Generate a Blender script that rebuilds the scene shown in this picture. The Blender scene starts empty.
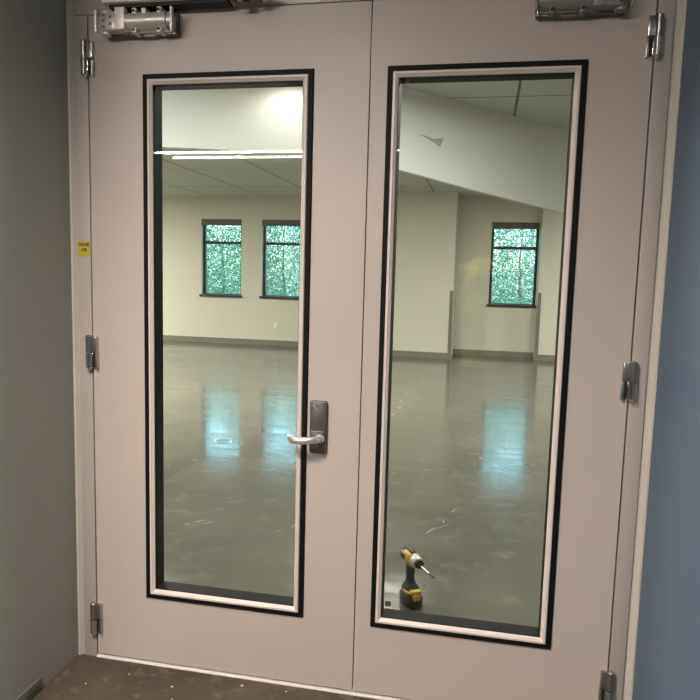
import bpy, bmesh, math, random
from mathutils import Vector, Matrix
C = bpy.context.scene.collection
sc = bpy.context.scene
R = math.radians
# ------------------------------------------------------------------ camera
cam = bpy.data.cameras.new('camera'); camo = bpy.data.objects.new('camera', cam); C.objects.link(camo)
rx = Vector((0.98011227, 0.19660388, 0.02696013)); ry = Vector((0.04818072, -0.10396519, -0.99341324)); rz = Vector((-0.19250598, 0.97495546, -0.11137008))
m = Matrix((rx, -ry, -rz)).transposed().to_4x4()
m.translation = Vector((1.27138, -2.0094, 1.34266)); camo.matrix_world = m
cam.sensor_width = 36; cam.lens = 36*669.276/700; cam.clip_start = 0.02; cam.clip_end = 200
sc.camera = camo
# ------------------------------------------------------------------ view, world, lights
vs = sc.view_settings; vs.view_transform = 'Standard'; vs.look = 'None'; vs.gamma = 1; vs.use_curve_mapping = False; vs.exposure = 0.0
w = bpy.data.worlds.new('sky'); sc.world = w; w.use_nodes = True
nt = w.node_tree; nt.nodes.clear()
sky = nt.nodes.new('ShaderNodeTexSky'); sky.sky_type = 'NISHITA'; sky.sun_disc = False; sky.sun_elevation = R(48); sky.sun_rotation = R(200); sky.air_density = 1.2; sky.dust_density = 1.5
bg = nt.nodes.new('ShaderNodeBackground'); bg.inputs[1].default_value = 1.2
ow = nt.nodes.new('ShaderNodeOutputWorld'); nt.links.new(sky.outputs[0], bg.inputs[0]); nt.links.new(bg.outputs[0], ow.inputs[0])
def light(name, typ, loc, energy, color=(1, 1, 1), rot=(0, 0, 0), **kw):
    l = bpy.data.lights.new(name, typ); l.energy = energy; l.color = color
    for k, v in kw.items(): setattr(l, k, v)
    o = bpy.data.objects.new(name, l); C.objects.link(o); o.location = loc; o.rotation_euler = rot
    return o
light('sun', 'SUN', (0, 30, 20), 3.5, (1, .95, .88), (R(40), R(14), 0), angle=R(1))
light('recessed_downlight', 'SPOT', (0.35, -1.95, 2.80), 570, (1, .885, .79), (R(2), R(-3), 0), spot_size=R(140), spot_blend=1.0, shadow_soft_size=.25)
light('soffit_downlight', 'SPOT', (-.06, 2.50, 2.70), 11, (1, .96, .86), (0, 0, 0), spot_size=R(160), spot_blend=.6, shadow_soft_size=.05)
for x, y, e in [(-3.0, 4.6, 270), (.1, 5.0, 150), (3.4, 6.4, 130), (5.6, 8.0, 170), (-7.6, 7.6, 520), (-6.2, 3.2, 150), (1.7, 2.0, 78), (-1.0, 1.2, 50)]:
    light('hall_fill_light', 'AREA', (x, y, 2.69), e, (1, .95, .87) if y > 3 else (1, .97, .96), (0, 0, 0), shape='RECTANGLE', size=1.1, size_y=.55)  # added area lamps, kept out of view, to brighten the hall and bulkhead
sc.cycles.max_bounces = 10; sc.cycles.transparent_max_bounces = 24; sc.cycles.sample_clamp_indirect = 6

# ------------------------------------------------------------------ materials
def mat(name, col, rough=.5, metal=0, spec=.5, noise=None, bump=None, emit=None, estr=0, coat=0):
    """noise = (scale, second colour, contrast); bump = (scale, strength)"""
    m = bpy.data.materials.new(name); m.use_nodes = True; n = m.node_tree; b = n.nodes['Principled BSDF']
    b.inputs['Base Color'].default_value = (*col, 1); b.inputs['Roughness'].default_value = rough
    b.inputs['Metallic'].default_value = metal; b.inputs['Specular IOR Level'].default_value = spec
    b.inputs['Coat Weight'].default_value = coat
    tc = n.nodes.new('ShaderNodeTexCoord')
    if noise:
        t = n.nodes.new('ShaderNodeTexNoise'); t.inputs['Scale'].default_value = noise[0]; t.inputs['Detail'].default_value = 6
        n.links.new(tc.outputs['Object'], t.inputs['Vector'])
        r = n.nodes.new('ShaderNodeValToRGB'); c = noise[2]
        r.color_ramp.elements[0].position = .5-c; r.color_ramp.elements[1].position = .5+c
        r.color_ramp.elements[0].color = (*col, 1); r.color_ramp.elements[1].color = (*noise[1], 1)
        n.links.new(t.outputs['Fac'], r.inputs[0]); n.links.new(r.outputs[0], b.inputs['Base Color'])
    if bump:
        t = n.nodes.new('ShaderNodeTexNoise'); t.inputs['Scale'].default_value = bump[0]; t.inputs['Detail'].default_value = 4
        n.links.new(tc.outputs['Object'], t.inputs['Vector'])
        bp = n.nodes.new('ShaderNodeBump'); bp.inputs['Strength'].default_value = bump[1]; bp.inputs['Distance'].default_value = .002
        n.links.new(t.outputs['Fac'], bp.inputs['Height']); n.links.new(bp.outputs[0], b.inputs['Normal'])
    if emit:
        b.inputs['Emission Color'].default_value = (*emit, 1); b.inputs['Emission Strength'].default_value = estr
    return m
def glass_mat(name, tint, ior=1.5):
    m = bpy.data.materials.new(name); m.use_nodes = True; n = m.node_tree; n.nodes.clear()
    f = n.nodes.new('ShaderNodeFresnel'); f.inputs[0].default_value = ior
    t = n.nodes.new('ShaderNodeBsdfTransparent'); t.inputs[0].default_value = (*tint, 1)
    g = n.nodes.new('ShaderNodeBsdfGlossy'); g.inputs['Roughness'].default_value = 0.0
    mx = n.nodes.new('ShaderNodeMixShader'); o = n.nodes.new('ShaderNodeOutputMaterial')
    # no second reflection at the exit side: use the geometric facing
    ge = n.nodes.new('ShaderNodeNewGeometry'); mt = n.nodes.new('ShaderNodeMath'); mt.operation = 'SUBTRACT'; mt.inputs[0].default_value = 1
    n.links.new(ge.outputs['Backfacing'], mt.inputs[1])
    m2 = n.nodes.new('ShaderNodeMath'); m2.operation = 'MULTIPLY'; n.links.new(mt.outputs[0], m2.inputs[0]); n.links.new(f.outputs[0], m2.inputs[1])
    m3 = n.nodes.new('ShaderNodeMath'); m3.operation = 'MULTIPLY'; m3.inputs[1].default_value = 1.25; n.links.new(m2.outputs[0], m3.inputs[0])
    n.links.new(m3.outputs[0], mx.inputs[0]); n.links.new(t.outputs[0], mx.inputs[1]); n.links.new(g.outputs[0], mx.inputs[2]); n.links.new(mx.outputs[0], o.inputs[0])
    return m
def concrete(name, a, b, c, r0, r1, scale, bump=.15):
    """troweled concrete: two blotchy noises in colour, streaky roughness"""
    m = bpy.data.materials.new(name); m.use_nodes = True; n = m.node_tree; p = n.nodes['Principled BSDF']
    tc = n.nodes.new('ShaderNodeTexCoord')
    def noise(s, d, dist=0, vec=None):
        t = n.nodes.new('ShaderNodeTexNoise'); t.inputs['Scale'].default_value = s; t.inputs['Detail'].default_value = d; t.inputs['Distortion'].default_value = dist
        n.links.new(vec or tc.outputs['Object'], t.inputs['Vector']); return t
    t1 = noise(scale, 8, 1.0); t2 = noise(scale*9, 5)
    r = n.nodes.new('ShaderNodeValToRGB'); e = r.color_ramp.elements
    e[0].position = .32; e[0].color = (*a, 1); e[1].position = .7; e[1].color = (*b, 1)
    n.links.new(t1.outputs['Fac'], r.inputs[0])
    mx = n.nodes.new('ShaderNodeMix'); mx.data_type = 'RGBA'; mx.blend_type = 'MIX'
    r2 = n.nodes.new('ShaderNodeValToRGB'); r2.color_ramp.elements[0].position = .56; r2.color_ramp.elements[1].position = .8
    n.links.new(t2.outputs['Fac'], r2.inputs[0]); n.links.new(r2.outputs[0], mx.inputs[0])
    n.links.new(r.outputs[0], mx.inputs[6]); mx.inputs[7].default_value = (*c, 1)
    n.links.new(mx.outputs[2], p.inputs['Base Color'])
    mp = n.nodes.new('ShaderNodeMapping'); mp.inputs['Scale'].default_value = (1, 3.5, 1); mp.inputs['Rotation'].default_value = (0, 0, .25)
    n.links.new(tc.outputs['Object'], mp.inputs['Vector'])
    t3 = noise(scale*1.6, 7, 1.5, mp.outputs[0])
    mr = n.nodes.new('ShaderNodeMapRange'); mr.inputs[1].default_value = .3; mr.inputs[2].default_value = .7; mr.inputs[3].default_value = r0; mr.inputs[4].default_value = r1
    n.links.new(t3.outputs['Fac'], mr.inputs[0]); n.links.new(mr.outputs[0], p.inputs['Roughness'])
    bp = n.nodes.new('ShaderNodeBump'); bp.inputs['Strength'].default_value = bump; bp.inputs['Distance'].default_value = .004
    n.links.new(t3.outputs['Fac'], bp.inputs['Height']); n.links.new(bp.outputs[0], p.inputs['Normal'])
    return m
M = {}
M['door'] = mat('door_paint', (.47, .405, .36), .42, noise=(2.2, (.44, .385, .35), .2), bump=(260, .12))
M['frame'] = mat('frame_paint', (.40, .36, .33), .4, bump=(240, .1))
M['nib'] = mat('plaster_return_paint', (.50, .47, .41), .5)
M['gasket'] = mat('black_glazing_frame', (.004, .0035, .003), .6, spec=.15)
M['bead'] = mat('glazing_bead_paint', (.62, .55, .50), .35)
M['black'] = mat('black_reveal', (.003, .003, .003), .6, spec=.1)
M['glass'] = glass_mat('door_glass', (.93, .955, .915))
M['wglass'] = glass_mat('tinted_window_glass', (.80, .97, .94))
M['steel'] = mat('satin_steel', (.50, .48, .45), .28, 1, noise=(40, (.42, .41, .39), .2))
M['chrome'] = mat('polished_steel', (.72, .71, .70), .14, 1)
M['lever'] = mat('satin_nickel', (.80, .78, .76), .3, .85)
M['darksteel'] = mat('dark_bronze_steel', (.14, .125, .115), .36, .7)
M['alu'] = mat('cast_aluminium', (.55, .51, .47), .35, .45, bump=(120, .3))
M['shadealu'] = mat('shaded_cast_metal', (.25, .235, .215), .5, .3, bump=(120, .3))  # darker copy of the closer metals; right closer's shade is in the colour
M['ivory'] = mat('pale_cover_metal', (.74, .68, .62), .4, .1)
M['white'] = mat('white_metal', (.85, .83, .80), .35, .2)
M['darkgap'] = mat('dark_gap', (.01, .009, .008), .7)
M['lwall'] = mat('grey_green_wall_paint', (.30, .30, .265), .55, noise=(1.5, (.285, .285, .25), .2), bump=(180, .15))
M['dark'] = mat('charcoal_wall_paint', (.05, .052, .055), .6)
M['blue'] = mat('blue_wall_paint', (.075, .13, .205), .42, bump=(180, .12))
M['hall'] = mat('beige_wall_paint', (.55, .53, .455), .6, bump=(120, .1))
M['soffit'] = mat('white_drywall', (.74, .745, .715), .55, noise=(1.3, (.68, .685, .66), .2))
M['torn'] = mat('torn_drywall_paper', (.36, .37, .33), .8)
M['base'] = mat('rubber_base', (.17, .155, .125), .5)
M['nbase'] = mat('grey_rubber_base', (.13, .13, .12), .5)
M['guard'] = mat('corner_guard_plastic', (.15, .145, .12), .5)
M['hfloor'] = concrete('polished_concrete', (.088, .083, .068), (.122, .117, .098), (.155, .15, .128), .07, .22, .9, .14)
M['nfloor'] = concrete('dusty_brown_concrete', (.046, .034, .022), (.085, .064, .044), (.15, .12, .09), .6, .85, 2.5, .4)
M['wframe'] = mat('black_window_frame', (.012, .013, .013), .4)
M['shade'] = mat('grey_roller_shade', (.10, .095, .085), .7)
M['jamb'] = mat('white_jamb_paint', (.6, .62, .6), .5)
M['tube'] = mat('lit_tube', (1, 1, 1), .4, emit=(1, .91, .84), estr=330)
M['tubebody'] = mat('light_housing', (.7, .7, .7), .5)
M['panel'] = mat('light_panel', (1, 1, 1), .4, emit=(1, .98, .9), estr=3)
M['yellow'] = mat('yellow_plastic', (.48, .32, .03), .42)
M['sticker'] = mat('yellow_sticker', (.42, .37, .02), .7)
M['ink'] = mat('black_ink', (.02, .015, .01), .8)
M['bplastic'] = mat('black_plastic', (.014, .014, .013), .5, spec=.3)
M['gplastic'] = mat('dark_grey_rubber', (.022, .022, .02), .7, spec=.3)
M['outlet'] = mat('white_plastic', (.7, .68, .6), .4)
M['chip'] = mat('pale_plaster_chip', (.6, .55, .48), .8)
M['gap'] = mat('etched_mark', (.035, .04, .035), .6)
M['ext'] = mat('grass_ground', (.10, .16, .05), .9)
M['skin'] = mat('skin', (.5, .3, .21), .5)
M['vest'] = mat('hi_vis_fabric', (.72, .85, .05), .7)
M['jeans'] = mat('dark_trousers', (.03, .035, .05), .8)
M['shirt'] = mat('dark_sleeves', (.05, .05, .055), .8)
M['hair'] = mat('dark_hair', (.02, .015, .01), .6)
def ceiling_mat():
    m = mat('ceiling_tile', (.33, .35, .30), .8); n = m.node_tree; p = n.nodes['Principled BSDF']
    tc = n.nodes.new('ShaderNodeTexCoord'); s = n.nodes.new('ShaderNodeSeparateXYZ'); n.links.new(tc.outputs['Object'], s.inputs[0])
    outs = []
    for ax, off, per in (('X', 1.44, 1.07), ('Y', 3.45, 1.73)):
        a = n.nodes.new('ShaderNodeMath'); a.operation = 'SUBTRACT'; a.inputs[1].default_value = off-50*per; n.links.new(s.outputs[ax], a.inputs[0])
        b = n.nodes.new('ShaderNodeMath'); b.operation = 'MODULO'; b.inputs[1].default_value = per; n.links.new(a.outputs[0], b.inputs[0])
        c = n.nodes.new('ShaderNodeMath'); c.operation = 'LESS_THAN'; c.inputs[1].default_value = .022 if ax == 'X' else .018; n.links.new(b.outputs[0], c.inputs[0]); outs.append(c)
    mxm = n.nodes.new('ShaderNodeMath'); mxm.operation = 'MAXIMUM'; n.links.new(outs[0].outputs[0], mxm.inputs[0]); n.links.new(outs[1].outputs[0], mxm.inputs[1])
    mx = n.nodes.new('ShaderNodeMix'); mx.data_type = 'RGBA'; n.links.new(mxm.outputs[0], mx.inputs[0])
    mx.inputs[6].default_value = (.52, .535, .49, 1); mx.inputs[7].default_value = (.13, .14, .12, 1); n.links.new(mx.outputs[2], p.inputs['Base Color'])
    return m
M['ceil'] = ceiling_mat()
M['nceil'] = mat('corridor_ceiling', (.45, .44, .42), .8)
def leaf_mat(name, col):
    m = bpy.data.materials.new(name); m.use_nodes = True; n = m.node_tree; p = n.nodes['Principled BSDF']
    oi = n.nodes.new('ShaderNodeTexCoord'); t = n.nodes.new('ShaderNodeTexNoise'); t.inputs['Scale'].default_value = 9; t.inputs['Detail'].default_value = 3
    n.links.new(oi.outputs['Object'], t.inputs['Vector'])
    r = n.nodes.new('ShaderNodeValToRGB'); r.color_ramp.elements[0].position = .3; r.color_ramp.elements[1].position = .7
    r.color_ramp.elements[0].color = (col[0]*.35, col[1]*.45, col[2]*.5, 1); r.color_ramp.elements[1].color = (*col, 1)
    n.links.new(t.outputs['Fac'], r.inputs[0]); n.links.new(r.outputs[0], p.inputs['Base Color']); p.inputs['Roughness'].default_value = .45
    return m
M['leafA'] = leaf_mat('green_leaves', (.17, .34, .27)); M['leafB'] = leaf_mat('pale_green_leaves', (.27, .42, .36)); M['bark'] = mat('bark', (.12, .09, .06), .9)

# ------------------------------------------------------------------ mesh helpers
def box(bm, x0, x1, y0, y1, z0, z1, bev=0, seg=2, mtx=None):
    g = bmesh.ops.create_cube(bm, size=1)['verts']
    for v in g: v.co = Vector(((x0+x1)/2+v.co.x*(x1-x0), (y0+y1)/2+v.co.y*(y1-y0), (z0+z1)/2+v.co.z*(z1-z0)))
    if bev:
        es = list({e for v in g for e in v.link_edges})
        r = bmesh.ops.bevel(bm, geom=es, offset=bev, segments=seg, affect='EDGES', profile=.5)
        g = list({v for f in r['faces'] for v in f.verts} | {v for v in g if v.is_valid})
    if mtx:
        for v in g: v.co = mtx @ v.co
    return g
def cyl(bm, a, b, r0, r1=None, seg=20, cap=True):
    a = Vector(a); b = Vector(b); r1 = r0 if r1 is None else r1; d = b-a
    g = bmesh.ops.create_cone(bm, cap_ends=cap, segments=seg, radius1=r0, radius2=r1, depth=d.length)['verts']
    q = Vector((0, 0, 1)).rotation_difference(d.normalized()).to_matrix().to_4x4(); q.translation = (a+b)/2
    for v in g: v.co = q @ v.co
    return g
def ball(bm, c, r, seg=12, sc=(1, 1, 1)):
    g = bmesh.ops.create_uvsphere(bm, u_segments=seg, v_segments=seg//2+2, radius=r)['verts']
    for v in g: v.co = Vector((c[0]+v.co.x*sc[0], c[1]+v.co.y*sc[1], c[2]+v.co.z*sc[2]))
    return g
def loft(bm, rings, cap=True):
    """rings: lists of points, same count"""
    vv = [[bm.verts.new(p) for p in r] for r in rings]; n = len(rings[0])
    for i in range(len(vv)-1):
        for j in range(n): bm.faces.new((vv[i][j], vv[i][(j+1) % n], vv[i+1][(j+1) % n], vv[i+1][j]))
    if cap: bm.faces.new(vv[0][::-1]); bm.faces.new(vv[-1])
def tube(bm, pts, rad, seg=12, sq=(1, 1)):
    pts = [Vector(p) for p in pts]; rings = []
    up = Vector((0, 0, 1))
    for i, p in enumerate(pts):
        d = (pts[min(i+1, len(pts)-1)]-pts[max(i-1, 0)]).normalized()
        s = d.cross(up)
        if s.length < .1: s = d.cross(Vector((0, 1, 0)))
        s.normalize(); u = s.cross(d); r = rad[i] if isinstance(rad, (list, tuple)) else rad
        rings.append([p+s*math.cos(t)*r*sq[0]+u*math.sin(t)*r*sq[1] for t in [2*math.pi*k/seg for k in range(seg)]])
    loft(bm, rings)
def ring(bm, x0, x1, z0, z1, prof):
    """closed profile [(inset, y)...] swept round a rectangle in the XZ plane, mitred"""
    vv = []
    for ins, y in prof:
        vv.append([bm.verts.new((x0+ins, y, z0+ins)), bm.verts.new((x1-ins, y, z0+ins)), bm.verts.new((x1-ins, y, z1-ins)), bm.verts.new((x0+ins, y, z1-ins))])
    n = len(prof)
    for i in range(n):
        for j in range(4): bm.faces.new((vv[i][j], vv[i][(j+1) % 4], vv[(i+1) % n][(j+1) % 4], vv[(i+1) % n][j]))
def plate(bm, X0, X1, Z0, Z1, holes, y0, y1):
    """slab in the XZ plane with rectangular holes"""
    xs = sorted({X0, X1} | {h[0] for h in holes} | {h[1] for h in holes}); zs = sorted({Z0, Z1} | {h[2] for h in holes} | {h[3] for h in holes})
    solid = lambda i, j: 0 <= i < len(xs)-1 and 0 <= j < len(zs)-1 and not any(h[0]-1e-6 <= xs[i] and xs[i+1] <= h[1]+1e-6 and h[2]-1e-6 <= zs[j] and zs[j+1] <= h[3]+1e-6 for h in holes)
    vd = {}
    def V(x, y, z):
        k = (round(x, 5), round(y, 5), round(z, 5))
        if k not in vd: vd[k] = bm.verts.new((x, y, z))
        return vd[k]
    for i in range(len(xs)-1):
        for j in range(len(zs)-1):
            if not solid(i, j): continue
            a, b, c, d = xs[i], xs[i+1], zs[j], zs[j+1]
            bm.faces.new((V(a, y0, c), V(b, y0, c), V(b, y0, d), V(a, y0, d))); bm.faces.new((V(a, y1, c), V(a, y1, d), V(b, y1, d), V(b, y1, c)))
            if not solid(i-1, j): bm.faces.new((V(a, y0, c), V(a, y0, d), V(a, y1, d), V(a, y1, c)))
            if not solid(i+1, j): bm.faces.new((V(b, y0, c), V(b, y1, c), V(b, y1, d), V(b, y0, d)))
            if not solid(i, j-1): bm.faces.new((V(a, y0, c), V(a, y1, c), V(b, y1, c), V(b, y0, c)))
            if not solid(i, j+1): bm.faces.new((V(a, y0, d), V(b, y0, d), V(b, y1, d), V(a, y1, d)))
def obj(name, bm, m, parent=None, smooth=False, kind=None, label=None, cat=None, group=None):
    bmesh.ops.recalc_face_normals(bm, faces=bm.faces)
    me = bpy.data.meshes.new(name); bm.to_mesh(me); bm.free(); me.materials.append(m)
    if smooth:
        for p in me.polygons: p.use_smooth = True
        me.set_sharp_from_angle(angle=R(35))
    o = bpy.data.objects.new(name, me); C.objects.link(o)
    if parent: o.parent = parent
    if kind: o['kind'] = kind
    if label: o['label'] = label
    if cat: o['category'] = cat
    if group: o['group'] = group
    return o
def empty(name, loc, label, cat, rz=0, group=None):
    o = bpy.data.objects.new(name, None); C.objects.link(o); o.location = loc; o.rotation_euler = (0, 0, rz); o.empty_display_size = .05
    o['label'] = label; o['category'] = cat
    if group: o['group'] = group
    return o
NB = bmesh.new
def boxobj(name, m, b, parent=None, bev=0, smooth=False, **kw):
    bm = NB(); box(bm, *b, bev=bev); return obj(name, bm, m, parent, smooth or bev > 0, **kw)
def S(name, m, b, label, cat, bev=0): return boxobj(name, m, b, kind='structure', label=label, cat=cat, bev=bev)
FZ = -.015       # finished floor level (door bottoms at 0)
W = 1.690; SEAM = .913; H = 2.134

# ------------------------------------------------------------------ near corridor shell
S('floor', M['nfloor'], (-5, 1.9, -7, .06, FZ-.1, FZ), 'dusty brown concrete corridor floor in front of the doors', 'floor')
S('floor_far', M['hfloor'], (-9.2, 8.2, .06, 10.4, FZ-.1, FZ), 'polished grey concrete floor of the hall behind the glass', 'floor')
S('wall_left', M['lwall'], (-.20, -.072, -.56, .0, FZ, 3.0), 'grey painted wall left of the double doors', 'wall')
S('wall_right', M['blue'], (1.763, 1.9, -7, .0, FZ, 3.0), 'blue painted wall right of the double doors', 'wall')
S('wall_back', M['dark'], (-5, 1.9, -7.1, -7, FZ, 3.0), 'grey wall far behind the camera', 'wall')
S('wall_side', M['dark'], (-5.1, -5, -7.1, .0, FZ, 3.0), 'grey side wall of the corridor behind the camera', 'wall')
S('ceiling', M['nceil'], (-5.1, 1.9, -7.1, .0, 3.0, 3.1), 'corridor ceiling above the doors', 'ceiling')
bm = NB(); plate(bm, -9.2, 8.2, FZ, 3.1, [(-.053, W+.048, FZ, H+.053)], .012, .15)
obj('wall_door', bm, M['hall'], kind='structure', label='partition wall that holds the double doors', cat='wall')
# plaster returns beside the frame
for nme, x0, x1 in (('trim_2', -.072, -.051), ('trim_3', W+.047, 1.763)):
    bm = NB(); s = 1 if x0 < 0 else -1
    o_, i_ = (x0, x1) if s == 1 else (x1, x0)      # outer (wall) edge, inner (frame) edge
    pts = [(o_, .014), (o_, -.004), (o_+s*.003, -.006), (o_+s*.008, -.005), (i_-s*.006, .004), (i_, .010), (i_, .014)]
    loft(bm, [[(x, y, FZ) for x, y in pts], [(x, y, H+.3) for x, y in pts]])
    obj(nme, bm, M['nib'], kind='structure', label='narrow pale strip between the door frame and the %s wall' % ('grey left' if s == 1 else 'blue right'), cat='trim')
bm = NB()
for a, b in ((-.050, -.0025), (W+.0025, W+.046)): box(bm, a, b, 0, .13, FZ, H+.0025, bev=.0015)
box(bm, -.050, W+.046, 0, .13, H+.003, H+.050, bev=.0015)
# stops behind the leaves
box(bm, -.002, .012, .05, .066, FZ, H); box(bm, W-.012, W+.002, .05, .066, FZ, H); box(bm, -.002, W+.002, .05, .066, H-.012, H+.003)
trim1 = obj('trim_1', bm, M['frame'], smooth=True, kind='structure', label='painted steel frame round the double doors', cat='door frame')
bm = NB(); box(bm, -.002, W+.002, -.005, .10, FZ, FZ+.0055, bev=.0015)
obj('trim_4', bm, M['white'], smooth=True, kind='structure', label='bright metal threshold strip under the double doors', cat='threshold')
# overhead closer track screwed to the frame head above the left leaf
bm = NB(); box(bm, .095, .50, -.078, -.0, 2.139, 2.190, bev=.002)
trk = obj('closer_track', bm, M['ivory'], trim1, smooth=True, label='pale metal closer track on the frame head')
bm = NB(); box(bm, .11, .49, -.06, -.012, 2.130, 2.139); obj('track_shade', bm, M['darkgap'], trk)  # dark box put in for the shadow below the track
bm = NB(); cyl(bm, (.535, -.055, 2.122), (.535, -.055, 2.16), .022, seg=14); cyl(bm, (.585, -.055, 2.126), (.585, -.055, 2.16), .014, seg=8); box(bm, .49, .63, -.068, -.042, 2.136, 2.150, bev=.002)
obj('track_pivot', bm, M['darksteel'], trk, smooth=True, label='dark arm pivot at the end of the track')

# ------------------------------------------------------------------ doors
def hinge(parent, x, z, s):
    """lift-off hinge; s=+1 leaf on the right of the pin (left door), -1 mirrored"""
    h = .055; px = x-s*.006; py = -.013
    bm = NB()
    cyl(bm, (px, py, z+.001), (px, py, z+h), .0105, seg=20)
    cyl(bm, (px, py, z+h), (px, py, z+h+.004), .0105, .006, seg=20)
    a, b = sorted((x-s*.002, x+s*.022)); box(bm, a, b, -.0145, -.0005, z+.001, z+h-.001, bev=.0025)
    o = obj('hinge', bm, M['steel'], parent, smooth=True)
    bm = NB(); cyl(bm, (px, py, z-h+.006), (px, py, z-.001), .0112, seg=20); cyl(bm, (px, py, z-h), (px, py, z-h+.006), .006, .0112, seg=20)
    ball(bm, (px, py, z-h), .005, 10)
    a, b = sorted((x-s*.002, x+s*.008)); box(bm, a, b, -.016, -.0005, z-h+.004, z-.001, bev=.002)
    obj('knuckle', bm, M['chrome'], o, smooth=True, label='bright lower hinge barrel')
    bm = NB(); a, b = sorted((x+s*.0085, x+s*.015)); box(bm, a, b, -.009, -.0005, z-h+.006, z-.002)
    obj('hinge_slot', bm, M['darkgap'], o)
    bm = NB(); a, b = sorted((x+s*.0155, x+s*.0235)); box(bm, a, b, -.0145, -.0005, z-h+.002, z-.001, bev=.002)
    obj('hinge_flange', bm, M['steel'], o, smooth=True)
def closer(parent, x0, x1, zc, s, lab):
    """bare surface door closer, gear end at x0 side when s=+1"""
    L = x1-x0; X = lambda u: x0+u*L if s == 1 else x1-u*L
    def bx(bm, u0, u1, y0, y1, z0, z1, bev=.002):
        a, b = sorted((X(u0), X(u1))); box(bm, a, b, y0, y1, zc+z0, zc+z1, bev=bev)
    bm = NB(); bx(bm, .03, 1.0, -.012, -.0005, -.031, .034, .003); bx(bm, .12, 1.0, -.03, -.01, -.034, -.026)
    root = obj('door_closer', bm, M['darksteel'], parent, smooth=True, label=lab)
    bm = NB(); cyl(bm, (X(.36), -.044, zc), (X(.93), -.044, zc), .0265, seg=28); cyl(bm, (X(.93), -.044, zc), (X(.985), -.044, zc), .021, seg=28)
    bx(bm, .07, .38, -.066, -.012, -.028, .028, .008); bx(bm, .3, .97, -.04, -.01, -.03, .03, .004)
    bx(bm, .55, .72, -.03, -.012, -.036, -.02, .004)
    cyl(bm, (X(.10), -.044, zc-.035), (X(.10), -.044, zc+.034), .016, seg=18)
    obj('closer_body', bm, M['alu'] if s == 1 else M['shadealu'], root, smooth=True, label='cast aluminium cylinder body')
    bm = NB(); bx(bm, .27, .40, -.0725, -.045, -.027, .037, .002); obj('closer_clamp', bm, M['ivory'] if s == 1 else M['shadealu'], root, smooth=True)
    for u in (-.005, 1.0):
        bm = NB(); bx(bm, u-.012, u+.018, -.068, -.054, -.032, .034, .002); obj('end_plate', bm, M['white'] if s == 1 else M['shadealu'], root, smooth=True)
    for u in (.50, .83):
        for dz in (-.027, .029):
            bm = NB(); bx(bm, u-.028, u+.028, -.060, -.02, dz-.009, dz+.009, .003); t = obj('screw_lug', bm, M['ivory'] if s == 1 else M['shadealu'], root, smooth=True)
            bm = NB(); cyl(bm, (X(u), -.0615, zc+dz), (X(u), -.059, zc+dz), .0045, seg=12); obj('screw', bm, M['darkgap'], t)
    bm = NB(); bx(bm, .60, .66, -.060, -.03, .018, .036, .002); obj('valve_block', bm, M['ivory'] if s == 1 else M['shadealu'], root, smooth=True)
    for (u, dz) in ((.11, .018), (.11, .002), (.11, -.016), (.2, .012), (.2, -.008)):
        bm = NB(); cyl(bm, (X(u), -.0675, zc+dz), (X(u), -.065, zc+dz), .0048, seg=12)
        obj('screw', bm, M['darksteel'], root, smooth=True)
LZ0, LZ1 = .229, 1.950
def leaf(name, x0, x1, gx0, gx1, lab, hx, hs):
    lite = (gx0+.032, gx1-.032, LZ0+.032, LZ1-.032)
    bm = NB(); plate(bm, x0, x1, 0, H, [lite], 0, .045)
    es = [e for e in bm.edges if abs(e.verts[0].co.y) < 1e-6 and abs(e.verts[1].co.y) < 1e-6 and (all(abs(v.co.x-x0) < 1e-6 for v in e.verts) or all(abs(v.co.x-x1) < 1e-6 for v in e.verts))]
    d = obj(name, bm, M['door'], kind='structure', label=lab, cat='door')
    bm = NB(); ring(bm, gx0, gx1, LZ0, LZ1, [(0, .0), (.0005, -.005), (.003, -.0065), (.0155, -.0065), (.0175, -.004), (.0175, .0)])
    obj('glazing_frame', bm, M['gasket'], d, smooth=False, label='black outer glazing frame')
    bm = NB(); ring(bm, gx0, gx1, LZ0, LZ1, [(.0165, .002), (.0165, -.007), (.019, -.011), (.025, -.0115), (.0265, -.009), (.0315, -.0055), (.0335, -.002), (.0335, .002)])
    obj('glazing_bead', bm, M['bead'], d, label='pale painted bead inside the black frame')
    bm = NB(); ring(bm, gx0, gx1, LZ0, LZ1, [(.0325, -.0015), (.0345, -.0015), (.0345, .058), (.026, .058), (.010, .058), (.010, .0452), (.0318, .0452), (.0318, 0)])
    obj('inner_reveal', bm, M['black'], d, label='black inner glazing reveal')
    boxobj('glass_pane', M['glass'], (lite[0]+.0028, lite[1]-.0028, .004, .010, lite[2]-.001, lite[3]+.001), d, label='clear glass pane of the door')
    for z in (2.0, 1.063, .131): hinge(d, hx, z, hs)
    return d
d1 = leaf('door_1', .0025, SEAM-.002, .1894, .7437, 'left pale steel door leaf with lever handle and tall glass panel', 0, 1)
d2 = leaf('door_2', SEAM+.002, W-.0025, .9647, 1.5215, 'right pale steel door leaf with tall glass panel and no handle', W, -1)
closer(d1, .068, .315, 2.090, 1, 'exposed door closer with bright end plates')
closer(d2, 1.372, 1.614, 2.092, -1, 'exposed door closer with its shade put into the colour')
# small etched mark in the glass corner
bm = NB(); box(bm, 1.010, 1.028, .0028, .0036, .300, .318, bev=.0002); obj('etched_mark', bm, M['gap'], d2)
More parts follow.
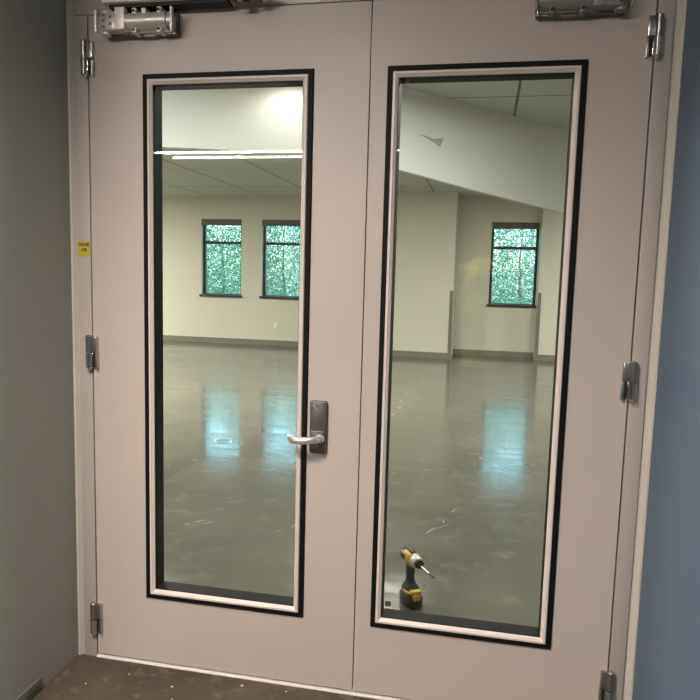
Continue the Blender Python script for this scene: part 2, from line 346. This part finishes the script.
# lock plate and lever
bm = NB(); box(bm, .756, .808, -.020, -.0003, .784, .950, bev=.004); box(bm, .757, .805, -.024, -.018, .787, .858, bev=.004)
pl = obj('lock_plate', bm, M['darksteel'], d1, smooth=True, label='dark grey lock plate')
bm = NB(); cyl(bm, (.780, -.0215, .938), (.780, -.0195, .938), .003, seg=12); obj('screw', bm, M['steel'], pl)
bm = NB(); cyl(bm, (.790, -.024, .833), (.790, -.030, .833), .0155, .013, seg=24)
tube(bm, [(.790, -.026, .833), (.790, -.045, .834), (.787, -.056, .836), (.778, -.062, .836), (.76, -.064, .834), (.738, -.065, .832), (.718, -.064, .833), (.708, -.060, .836), (.700, -.054, .839), (.695, -.048, .842)],
     [.0098, .0095, .0098, .0105, .0115, .012, .012, .011, .0085, .0045], 16, (.75, 1))
obj('lever_handle', bm, M['lever'], pl, smooth=True, label='polished curved lever')
# sticker on the frame face
st = boxobj('sticker', M['sticker'], (-.0475, -.0045, -.0015, -.0002, 1.381, 1.429), bev=0, label='small yellow handwritten sticker on the left door frame', cat='sticker')
def text(body, size, loc, m, parent, name='writing'):
    cu = bpy.data.curves.new(name, 'FONT'); cu.body = body; cu.size = size; cu.align_x = 'CENTER'; cu.extrude = .0001; cu.offset = .0006
    o = bpy.data.objects.new(name, cu); C.objects.link(o); dg = bpy.context.evaluated_depsgraph_get()
    me = bpy.data.meshes.new_from_object(o.evaluated_get(dg)); bpy.data.objects.remove(o); me.materials.clear(); me.materials.append(m)
    o = bpy.data.objects.new(name, me); C.objects.link(o); o.location = loc; o.rotation_euler = (R(90), 0, 0); o.parent = parent
    return o
text('DOOR', .0125, (-.0255, -.0017, 1.414), M['ink'], st); text('OK', .0135, (-.024, -.0017, 1.397), M['ink'], st)
# base strip on left wall, caulk at wall foot
S('baseboard_left', M['nbase'], (-.072, -.065, -.56, -.215, FZ, .030), 'short grey rubber base starting at the foot of the left wall', 'baseboard', bev=.0015)
random.seed(4)
for i, (x, y, r_, t) in enumerate([(.33, -.10, .004, 'beside the left leaf'), (.36, -.16, .003, 'below the left leaf'), (.16, -.07, .003, 'nearest the left hinge'), (.55, -.04, .0045, 'close to the threshold'), (.70, -.035, .003, 'near the meeting of the two leaves'), (.44, -.22, .0035, 'lowest in the photo'), (.05, -.15, .003, 'out from the left frame foot')]):
    bm = NB(); ball(bm, (0, 0, r_*.3), r_, 6, (1.4, .8, .35)); o = obj('plaster_chip', bm, M['chip'], label='tiny pale plaster chip on the brown floor %s' % t, cat='debris', group='plaster chips on the corridor floor')
    o.location = (x, y, FZ); o.rotation_euler = (0, 0, random.random()*3)

# ------------------------------------------------------------------ hall beyond the glass
ZC = 2.74
wins = [(-4.03, -3.22), (-2.83, -2.03), (1.345, 2.155)]
bm = NB(); plate(bm, -9.2, 8.2, FZ, ZC+.1, [(a, b, .87, 2.325) for a, b in wins], 10.0, 10.25)
obj('wall_far', bm, M['hall'], kind='structure', label='beige far wall of the hall with three black-framed windows', cat='wall')
S('wall_far_left', M['hall'], (-9.3, -9.2, .15, 10.25, FZ, ZC+.1), 'beige left wall of the hall', 'wall')
S('wall_far_right', M['hall'], (8.2, 8.3, .15, 10.25, FZ, ZC+.1), 'beige right wall of the hall', 'wall')
S('ceiling_far', M['ceil'], (-9.3, 8.3, .15, 10.25, ZC, ZC+.1), 'grey tile ceiling of the hall', 'ceiling')
S('wall_column_left', M['hall'], (-1.35, .762, 9.28, 10.0, FZ, ZC), 'wide boxed column projecting left of the single window', 'column')
S('wall_column_right', M['hall'], (2.168, 3.6, 9.72, 10.0, FZ, ZC), 'boxed column projecting right of the single window', 'column')
for n_, b, lab in (('baseboard_far', (-9.2, -1.35, 9.985, 10, FZ, .085), 'brown rubber base under the pair of windows'), ('baseboard_niche', (.777, 2.153, 9.985, 10, FZ, .085), 'brown rubber base under the single window'),
                   ('baseboard_column_left', (-1.36, .777, 9.265, 9.28, FZ, .085), 'brown rubber base on the wide left column'), ('baseboard_column_right', (2.153, 3.6, 9.705, 9.72, FZ, .085), 'brown rubber base on the right column')):
    S(n_, M['base'], b, lab, 'baseboard')
for n_, x, y, s, lab in (('trim_5', .762, 9.28, 1, 'dark corner guard on the left column'), ('trim_6', 2.168, 9.72, -1, 'dark corner guard on the right column')):
    bm = NB(); a, b = sorted((x+s*.005, x-s*.05)); box(bm, a, b, y-.005, y, .085, 1.13); a, b = sorted((x, x+s*.005)); box(bm, a, b, y, y+.05, .085, 1.13)
    obj(n_, bm, M['guard'], kind='structure', label=lab, cat='corner guard')
winlab = ['left window of the pair, black frame with grey shade rolled up', 'right window of the pair, black frame with grey shade rolled up', 'single black-framed window between the two boxed columns']
for i, (a, b) in enumerate(wins):
    bm = NB(); ring(bm, a, b, .87, 2.325, [(0, 10.10), (.05, 10.10), (.05, 10.17), (0, 10.17)]); box(bm, a+.05, b-.05, 10.10, 10.17, 1.86, 1.91)
    wn = obj('window_%d' % (i+1), bm, M['wframe'], kind='structure', label=winlab[i], cat='window')
    bm = NB(); ring(bm, a, b, .872, 2.323, [(0, 10.0), (.004, 10.0), (.004, 10.10), (0, 10.10)]); obj('jamb_lining', bm, M['jamb'], wn)
    boxobj('window_sill', M['wframe'], (a-.02, b+.02, 9.965, 10.10, .862, .905), wn, bev=.003)
    boxobj('roller_shade', M['shade'], (a+.004, b-.004, 10.0, 10.09, 2.21, 2.321), wn, bev=.004, label='grey shade rolled up at the window head')
    boxobj('window_pane', M['wglass'], (a+.045, b-.045, 10.13, 10.138, .915, 2.285), wn)
ot = boxobj('wall_outlet', M['outlet'], (-2.565, -2.485, 9.993, 9.9999, .30, .42), bev=.002, label='white wall outlet low on the beige far wall under the pair of windows', cat='outlet')
for dz in (.335, .385): boxobj('socket', M['jamb'], (-2.545, -2.505, 9.990, 9.9935, dz-.014, dz+.014), ot, bev=.001)
# angled white bulkhead hanging from the ceiling
bm = NB()
face = [((-3.2, 1.815), 2.20), ((-.054, 2.737), 2.20), ((.3555, 2.857), 2.165), ((.603, 3.136), 2.142), ((1.195, 3.803), 2.065), ((1.951, 4.655), 1.985), ((3.4, 6.287), 1.83)]
th = .06; F = []; Bk = []
top = ZC
vf = [(bm.verts.new((x, y, z)), bm.verts.new((x, y, top))) for (x, y), z in face]
vb = [(bm.verts.new((x-.02, y+th, z)), bm.verts.new((x-.02, y+th, top))) for (x, y), z in face]
for i in range(len(face)-1):
    bm.faces.new((vf[i][0], vf[i+1][0], vf[i+1][1], vf[i][1])); bm.faces.new((vb[i][0], vb[i][1], vb[i+1][1], vb[i+1][0])); bm.faces.new((vf[i][0], vb[i][0], vb[i+1][0], vf[i+1][0])); bm.faces.new((vf[i][1], vf[i+1][1], vb[i+1][1], vb[i][1]))
bm.faces.new((vf[0][0], vf[0][1], vb[0][1], vb[0][0])); bm.faces.new((vf[-1][0], vb[-1][0], vb[-1][1], vf[-1][1]))
bh = obj('wall_bulkhead', bm, M['soffit'], kind='structure', label='angled white drywall bulkhead hanging from the hall ceiling', cat='bulkhead')
# torn paper patch on its slanting face
bm = NB(); dirx = Vector((.664, .748, 0)).normalized(); nrm = Vector((.748, -.664, 0)).normalized(); P = Vector((.765, 3.318, .085))+nrm*.002
tp = [(-.06, 2.340), (.01, 2.343), (.08, 2.330), (.20, 2.352), (.185, 2.325), (.165, 2.28), (.12, 2.295), (.05, 2.318), (0, 2.330)]
vs_ = [bm.verts.new(P+dirx*u+Vector((0, 0, z))) for u, z in tp]; vs2 = [bm.verts.new(v.co-nrm*.0015) for v in vs_]
bm.faces.new(vs_); bm.faces.new(vs2[::-1])
for i in range(len(tp)): bm.faces.new((vs_[i], vs2[i], vs2[(i+1) % len(tp)], vs_[(i+1) % len(tp)]))
obj('torn_patch', bm, M['torn'], bh, label='grey torn patch in the white drywall')
# pale scuffs and scratches worn into the polished floor
M['scuff'] = mat('pale_floor_scuff', (.17, .166, .145), .35)
random.seed(9)
flo = bpy.data.objects['floor_far']
for pts, wd in (([(.42, 2.95), (.43, 3.6), (.44, 4.5), (.45, 5.9), (.50, 7.6)], .05), ([(1.02, 1.35), (1.10, 1.55), (1.16, 1.85)], .012), ([(-.30, 2.28), (-.12, 2.31), (.02, 2.30)], .010), ([(-.30, 2.28), (-.25, 2.34)], .008),
                ([(.22, 1.25), (.33, 1.38), (.45, 1.42)], .014), ([(.40, 1.02), (.52, 1.12)], .012), ([(-.25, 1.22), (-.15, 1.30)], .016), ([(2.2, 4.6), (2.24, 6.0), (2.3, 8.2)], .02), ([(-1.3, 5.2), (-.9, 5.35), (-.5, 5.3)], .02)):
    bm = NB(); P_ = [Vector((x, y, FZ+.0002)) for x, y in pts]
    for a, b in zip(P_, P_[1:]):
        n = max(3, int((b-a).length/.06)); d = (b-a).normalized(); q = Vector((-d.y, d.x, 0))
        for k in range(n):
            if random.random() < .35: continue
            c0 = a.lerp(b, k/n)+q*random.uniform(-.03, .03); c1 = a.lerp(b, (k+random.uniform(.5, 2.5))/n)+q*random.uniform(-.03, .03); w_ = wd*random.uniform(.15, .5)
            bm.faces.new([bm.verts.new(v) for v in (c0, (c0+c1)/2-q*w_, c1, (c0+c1)/2+q*w_)])
    obj('floor_scuff', bm, M['scuff'], flo, label='pale scratch worn into the polished concrete')
# floor cleanout cover
e = empty('floor_cover', (-.736, 2.975, FZ), 'round steel cleanout cover set in the hall floor', 'floor cover')
bm = NB(); cyl(bm, (0, 0, 0), (0, 0, .004), .075, .073, seg=40); obj('cover_rim', bm, M['chrome'], e, smooth=True)
bm = NB(); cyl(bm, (0, 0, .0041), (0, 0, .0048), .062, .061, seg=40); obj('cover_plate', bm, M['steel'], e, smooth=True)
for s in (-1, 1):
    bm = NB(); cyl(bm, (s*.03, 0, .0049), (s*.03, 0, .0054), .006, seg=14); obj('screw', bm, M['darksteel'], e)
# ------------------------------------------------------------------ impact driver
th = R(58)
dr = empty('impact_driver', (1.03, .668, FZ), 'yellow and black cordless impact driver standing on the hall floor behind the glass', 'power tool', rz=-th)
dr.scale = (.95, .95, .96)
def oval(cx, z, a, b, n=20, p=3.0):
    out = []
    for k in range(n):
        t = 2*math.pi*k/n; c, s = math.cos(t), math.sin(t)
        out.append((cx+a*math.copysign(abs(c)**(2/p), c), b*math.copysign(abs(s)**(2/p), s), z))
    return out
def xoval(x, cz, a, b, n=20, p=2.4):
    out = []
    for k in range(n):
        t = 2*math.pi*k/n; c, s = math.cos(t), math.sin(t)
        out.append((x, a*math.copysign(abs(c)**(2/p), c), cz+b*math.copysign(abs(s)**(2/p), s)))
    return out
bm = NB(); loft(bm, [oval(.004, 0, .052, .036), oval(.004, .006, .059, .042), oval(.004, .040, .060, .043), oval(.004, .052, .050, .036), oval(.002, .058, .044, .032)])
bt = obj('battery', bm, M['bplastic'], dr, smooth=True)
bm = NB(); box(bm, .050, .0655, -.019, .019, .036, .060, bev=.003); obj('battery_release', bm, M['yellow'], bt, smooth=True, label='yellow release tab')
bm = NB(); loft(bm, [oval(.004, .058, .044, .035), oval(.002, .068, .045, .036), oval(-.002, .078, .038, .031), oval(-.008, .088, .026, .022), oval(-.012, .105, .020, .0165), oval(-.014, .135, .019, .016), oval(-.012, .158, .021, .017), oval(-.006, .172, .028, .019)])
obj('grip', bm, M['gplastic'], dr, smooth=True, label='dark rubber grip and foot')
bm = NB(); loft(bm, [oval(.012, .0595, .042, .0365), oval(.014, .066, .042, .0375), oval(.014, .070, .036, .034)]); box(bm, .03, .058, -.024, .024, .058, .076, bev=.004)
obj('foot_trim', bm, M['yellow'], dr, smooth=True, label='yellow band above the battery')
zc = .203
bm = NB(); loft(bm, [xoval(-.062, zc, .018, .020), xoval(-.058, zc, .026, .028), xoval(-.03, zc, .030, .031), xoval(.0, zc, .030, .031), xoval(.022, zc, .029, .030), xoval(.028, zc, .026, .027)])
box(bm, -.03, .016, -.015, .015, .163, .182, bev=.004)
hs = obj('motor_housing', bm, M['yellow'], dr, smooth=True, label='yellow motor housing')
bm = NB(); loft(bm, [xoval(-.066, zc+.002, .015, .018), xoval(-.064, zc+.002, .024, .027), xoval(-.036, zc+.002, .0265, .0315)]); box(bm, -.055, .02, -.013, .013, zc+.022, zc+.0345, bev=.003)
obj('rear_cap', bm, M['bplastic'], hs, smooth=True, label='black rear cap and top pad')
for s in (-1, 1):
    bm = NB(); box(bm, -.05, -.012, s*.0305-.0015, s*.0305+.0015, zc-.010, zc+.012, bev=.001); obj('side_label', bm, M['bplastic'], hs)
bm = NB(); loft(bm, [xoval(.024, zc, .0265, .0275, p=2), xoval(.045, zc, .026, .027, p=2), xoval(.060, zc, .021, .022, p=2), xoval(.066, zc, .018, .018, p=2)])
obj('gear_case', bm, M['alu'], dr, smooth=True, label='grey metal nose casing')
bm = NB(); cyl(bm, (.062, 0, zc), (.074, 0, zc), .021, .019, seg=24); cyl(bm, (.074, 0, zc), (.086, 0, zc), .0115, .0105, seg=20); obj('chuck', bm, M['bplastic'], dr, smooth=True)
bm = NB(); cyl(bm, (.08, 0, zc), (.165, 0, zc), .0036, seg=6); obj('drill_bit', bm, M['steel'], dr, smooth=True); 
bm = NB(); cyl(bm, (.165, 0, zc), (.205, 0, zc), .0042, .0034, seg=8); obj('bit_tip', bm, M['bplastic'], dr, smooth=True)
bm = NB(); box(bm, .008, .019, -.007, .007, .138, .166, bev=.003); obj('trigger', bm, M['bplastic'], dr, smooth=True)
bm = NB(); tube(bm, [(.045, .028, .074), (.058, .034, .084), (.062, .034, .094), (.056, .034, .100)], .0022, 8); obj('belt_hook', bm, M['steel'], dr, smooth=True)

# ------------------------------------------------------------------ trees outside
def canopy(x, y, h, r, n, m, lab, seed):
    random.seed(seed)
    e = empty('tree', (x, y, -.4), lab, 'tree', group='trees outside the hall windows')
    bm = NB(); tube(bm, [(0, 0, 0), (.05, .03, h*.25), (-.03, .05, h*.5), (.04, 0, h*.8)], [.08, .06, .035, .01], 8)
    for k in range(7):
        a = k*2.4; z = h*(.2+.08*k); tube(bm, [(0, 0, z), (math.cos(a)*r*.4, math.sin(a)*r*.4, z+.3), (math.cos(a)*r*.8, math.sin(a)*r*.8, z+.5)], [.02, .012, .005], 6)
    obj('trunk', bm, M['bark'], e, smooth=True)
    vs_, fs = [], []
    for k in range(n):
        t = random.random(); z = h*(.06+.94*t); rr = r*(.86+.14*math.sin(math.pi*t))*(1 if t < .9 else .8)
        a = random.random()*6.283; q = rr*math.sqrt(random.random())
        c = Vector((q*math.cos(a), q*math.sin(a), z+.15*math.sin(a*3+q*5)))
        u = Vector((random.gauss(0, 1), random.gauss(0, 1), random.gauss(0, 1))).normalized(); v = u.orthogonal().normalized(); v = Matrix.Rotation(random.random()*6.28, 3, u) @ v
        s = .022+.032*random.random(); i = len(vs_)
        vs_ += [c-u*s, c+v*s*.5, c+u*s, c-v*s*.5]; fs.append((i, i+1, i+2, i+3))
    me = bpy.data.meshes.new('foliage'); me.from_pydata([tuple(v) for v in vs_], [], fs); me.materials.append(m)
    o = bpy.data.objects.new('foliage', me); C.objects.link(o); o.parent = e
S('ground_outside', M['ext'], (-40, 40, 10.4, 60, -.6, -.4), 'grassy ground outside the windows', 'ground')
tl = [(-7.65, 17.4, 3.7, 'front left tree, seen in the left window of the pair'), (-5.65, 17.4, 3.9, 'second front tree, seen between the left pair of windows'), (-3.65, 17.4, 3.6, 'third front tree, seen in the right window of the pair'),
      (1.2, 17.4, 3.9, 'front tree, left half of the single window'), (3.2, 17.4, 3.8, 'front tree, right edge of the single window'),
      (-7.9, 20.6, 4.1, 'rear tree behind the left window of the pair'), (-5.65, 20.6, 4.0, 'rear tree behind the wall between the pair of windows'), (-3.4, 20.6, 4.2, 'rear tree behind the right window of the pair'), (2.38, 20.6, 4.2, 'rear tree in the middle of the single window')]
for k, (x, y, h, t) in enumerate(tl):
    canopy(x, y, h*1.1, .97, 12000, M['leafA'] if k % 2 else M['leafB'], 'leafy green '+t, 10+k)

# ------------------------------------------------------------------ corridor lights behind the camera (mirrored in the glass)
for (x0, x1, y, t) in ((-2.30, .37, -4.86, 'nearer'), (-2.24, .10, -5.16, 'farther')):
    e = empty('linear_light', ((x0+x1)/2, y, 2.585), 'long thin white pendant light, %s of the two behind the camera' % t, 'light')
    h = (x1-x0)/2
    bm = NB(); box(bm, -h, h, -.022, .022, .032, .08, bev=.004); obj('housing', bm, M['tubebody'], e, smooth=True)
    bm = NB(); cyl(bm, (-h+.01, 0, .015), (h-.01, 0, .015), .009, seg=14); obj('tube', bm, M['tube'], e, smooth=True)
    for s in (-1, 1):
        bm = NB(); cyl(bm, (s*h*.8, 0, .08), (s*h*.8, 0, .44), .003, seg=6); obj('hanger', bm, M['steel'], e)
# ------------------------------------------------------------------ photographer behind the camera (seen only as a faint mirror image in the glass)
def skin(name, pts, edges, m, parent, sub=2, root=0):
    me = bpy.data.meshes.new(name); me.from_pydata([p[0] for p in pts], edges, []); o = bpy.data.objects.new(name, me); C.objects.link(o); o.parent = parent
    o.modifiers.new('skin', 'SKIN'); sv = me.skin_vertices[0].data
    for i, p in enumerate(pts): sv[i].radius = p[1] if isinstance(p[1], tuple) else (p[1], p[1])
    sv[root].use_root = True
    o.modifiers['skin'].use_smooth_shade = True; sb = o.modifiers.new('sub', 'SUBSURF'); sb.levels = sub; sb.render_levels = sub; me.materials.append(m); return o
pe = empty('person', (1.27, -2.42, FZ), 'person in a hi-vis vest holding up a phone, mirrored faintly in the glass', 'person')
P = [((0, 0, .95), (.15, .10)), ((0, 0, 1.15), (.14, .095)), ((0, 0, 1.36), (.17, .10)), ((0, 0, 1.47), (.07, .065)), ((0, .01, 1.54), (.052, .055)), ((0, .02, 1.60), (.072, .085)), ((0, .02, 1.68), (.078, .095)), ((0, .01, 1.74), (.05, .06))]
E_ = [(0, 1), (1, 2), (2, 3), (3, 4), (4, 5), (5, 6), (6, 7)]
for s in (-1, 1):
    b = len(P)
    P += [((s*.19, 0, 1.40), .058), ((s*.25, .03, 1.14), .045), ((s*.13, .24, 1.27), .032), ((s*.075, .32, 1.315), (.035, .022))]; E_ += [(2, b), (b, b+1), (b+1, b+2), (b+2, b+3)]
    for k in range(4):
        P += [((s*(.072-.004*k), .350+.004*k, 1.345-.018*k), .009), ((s*(.060-.004*k), .374, 1.345-.018*k), .008)]; c = len(P); E_ += [(b+3, c-2), (c-2, c-1)]
    P += [((s*.068, .335, 1.285), .010), ((s*.050, .345, 1.300), .009)]; c = len(P); E_ += [(b+3, c-2), (c-2, c-1)]
    b = len(P)
    P += [((s*.10, 0, .86), .088), ((s*.11, .02, .48), .060), ((s*.12, 0, .09), .040), ((s*.13, .13, .035), (.042, .028))]; E_ += [(0, b), (b, b+1), (b+1, b+2), (b+2, b+3)]
body = skin('body', P, E_, M['skin'], pe)
bm = NB()
loft(bm, [oval(0, z, a, b_, 28, 2.3) for z, a, b_ in ((.80, .135, .19), (1.0, .13, .185), (1.2, .135, .20), (1.36, .13, .215), (1.44, .105, .19), (1.48, .08, .12))])
vest = obj('vest', bm, M['vest'], pe, smooth=True, label='yellow hi-vis vest')
bm = NB()
for s in (-1, 1):
    tube(bm, [(s*.09, 0, .93), (s*.11, .0, .86), (s*.115, .02, .48), (s*.12, 0, .07)], [.10, .105, .078, .06], 16)
obj('trousers', bm, M['jeans'], pe, smooth=True)
for s in (-1, 1):
    bm = NB(); tube(bm, [(s*.17, 0, 1.41), (s*.21, 0, 1.36), (s*.25, .03, 1.14), (s*.15, .21, 1.25)], [.06, .068, .054, .042], 14)
    obj('sleeve', bm, M['shirt'], pe, smooth=True)
bm = NB(); ball(bm, (0, -.005, 1.705), .1, 20, (.86, 1.0, .9)); obj('hair', bm, M['hair'], pe, smooth=True)
bm = NB(); ball(bm, (0, .118, 1.635), .016, 10, (.8, 1.2, 1.5)); obj('nose', bm, M['skin'], pe, smooth=True)
for s in (-1, 1):
    bm = NB(); ball(bm, (s*.086, .01, 1.64), .022, 10, (.4, .7, 1.2)); obj('ear', bm, M['skin'], pe, smooth=True)
    bm = NB(); ball(bm, (s*.03, .106, 1.655), .010, 10); obj('eye', bm, M['hair'], pe, smooth=True)
boxobj('phone', M['bplastic'], (1.22, 1.32, -2.045, -2.035, 1.285, 1.355), bev=.003, label='black phone held up by the person in the vest', cat='phone')
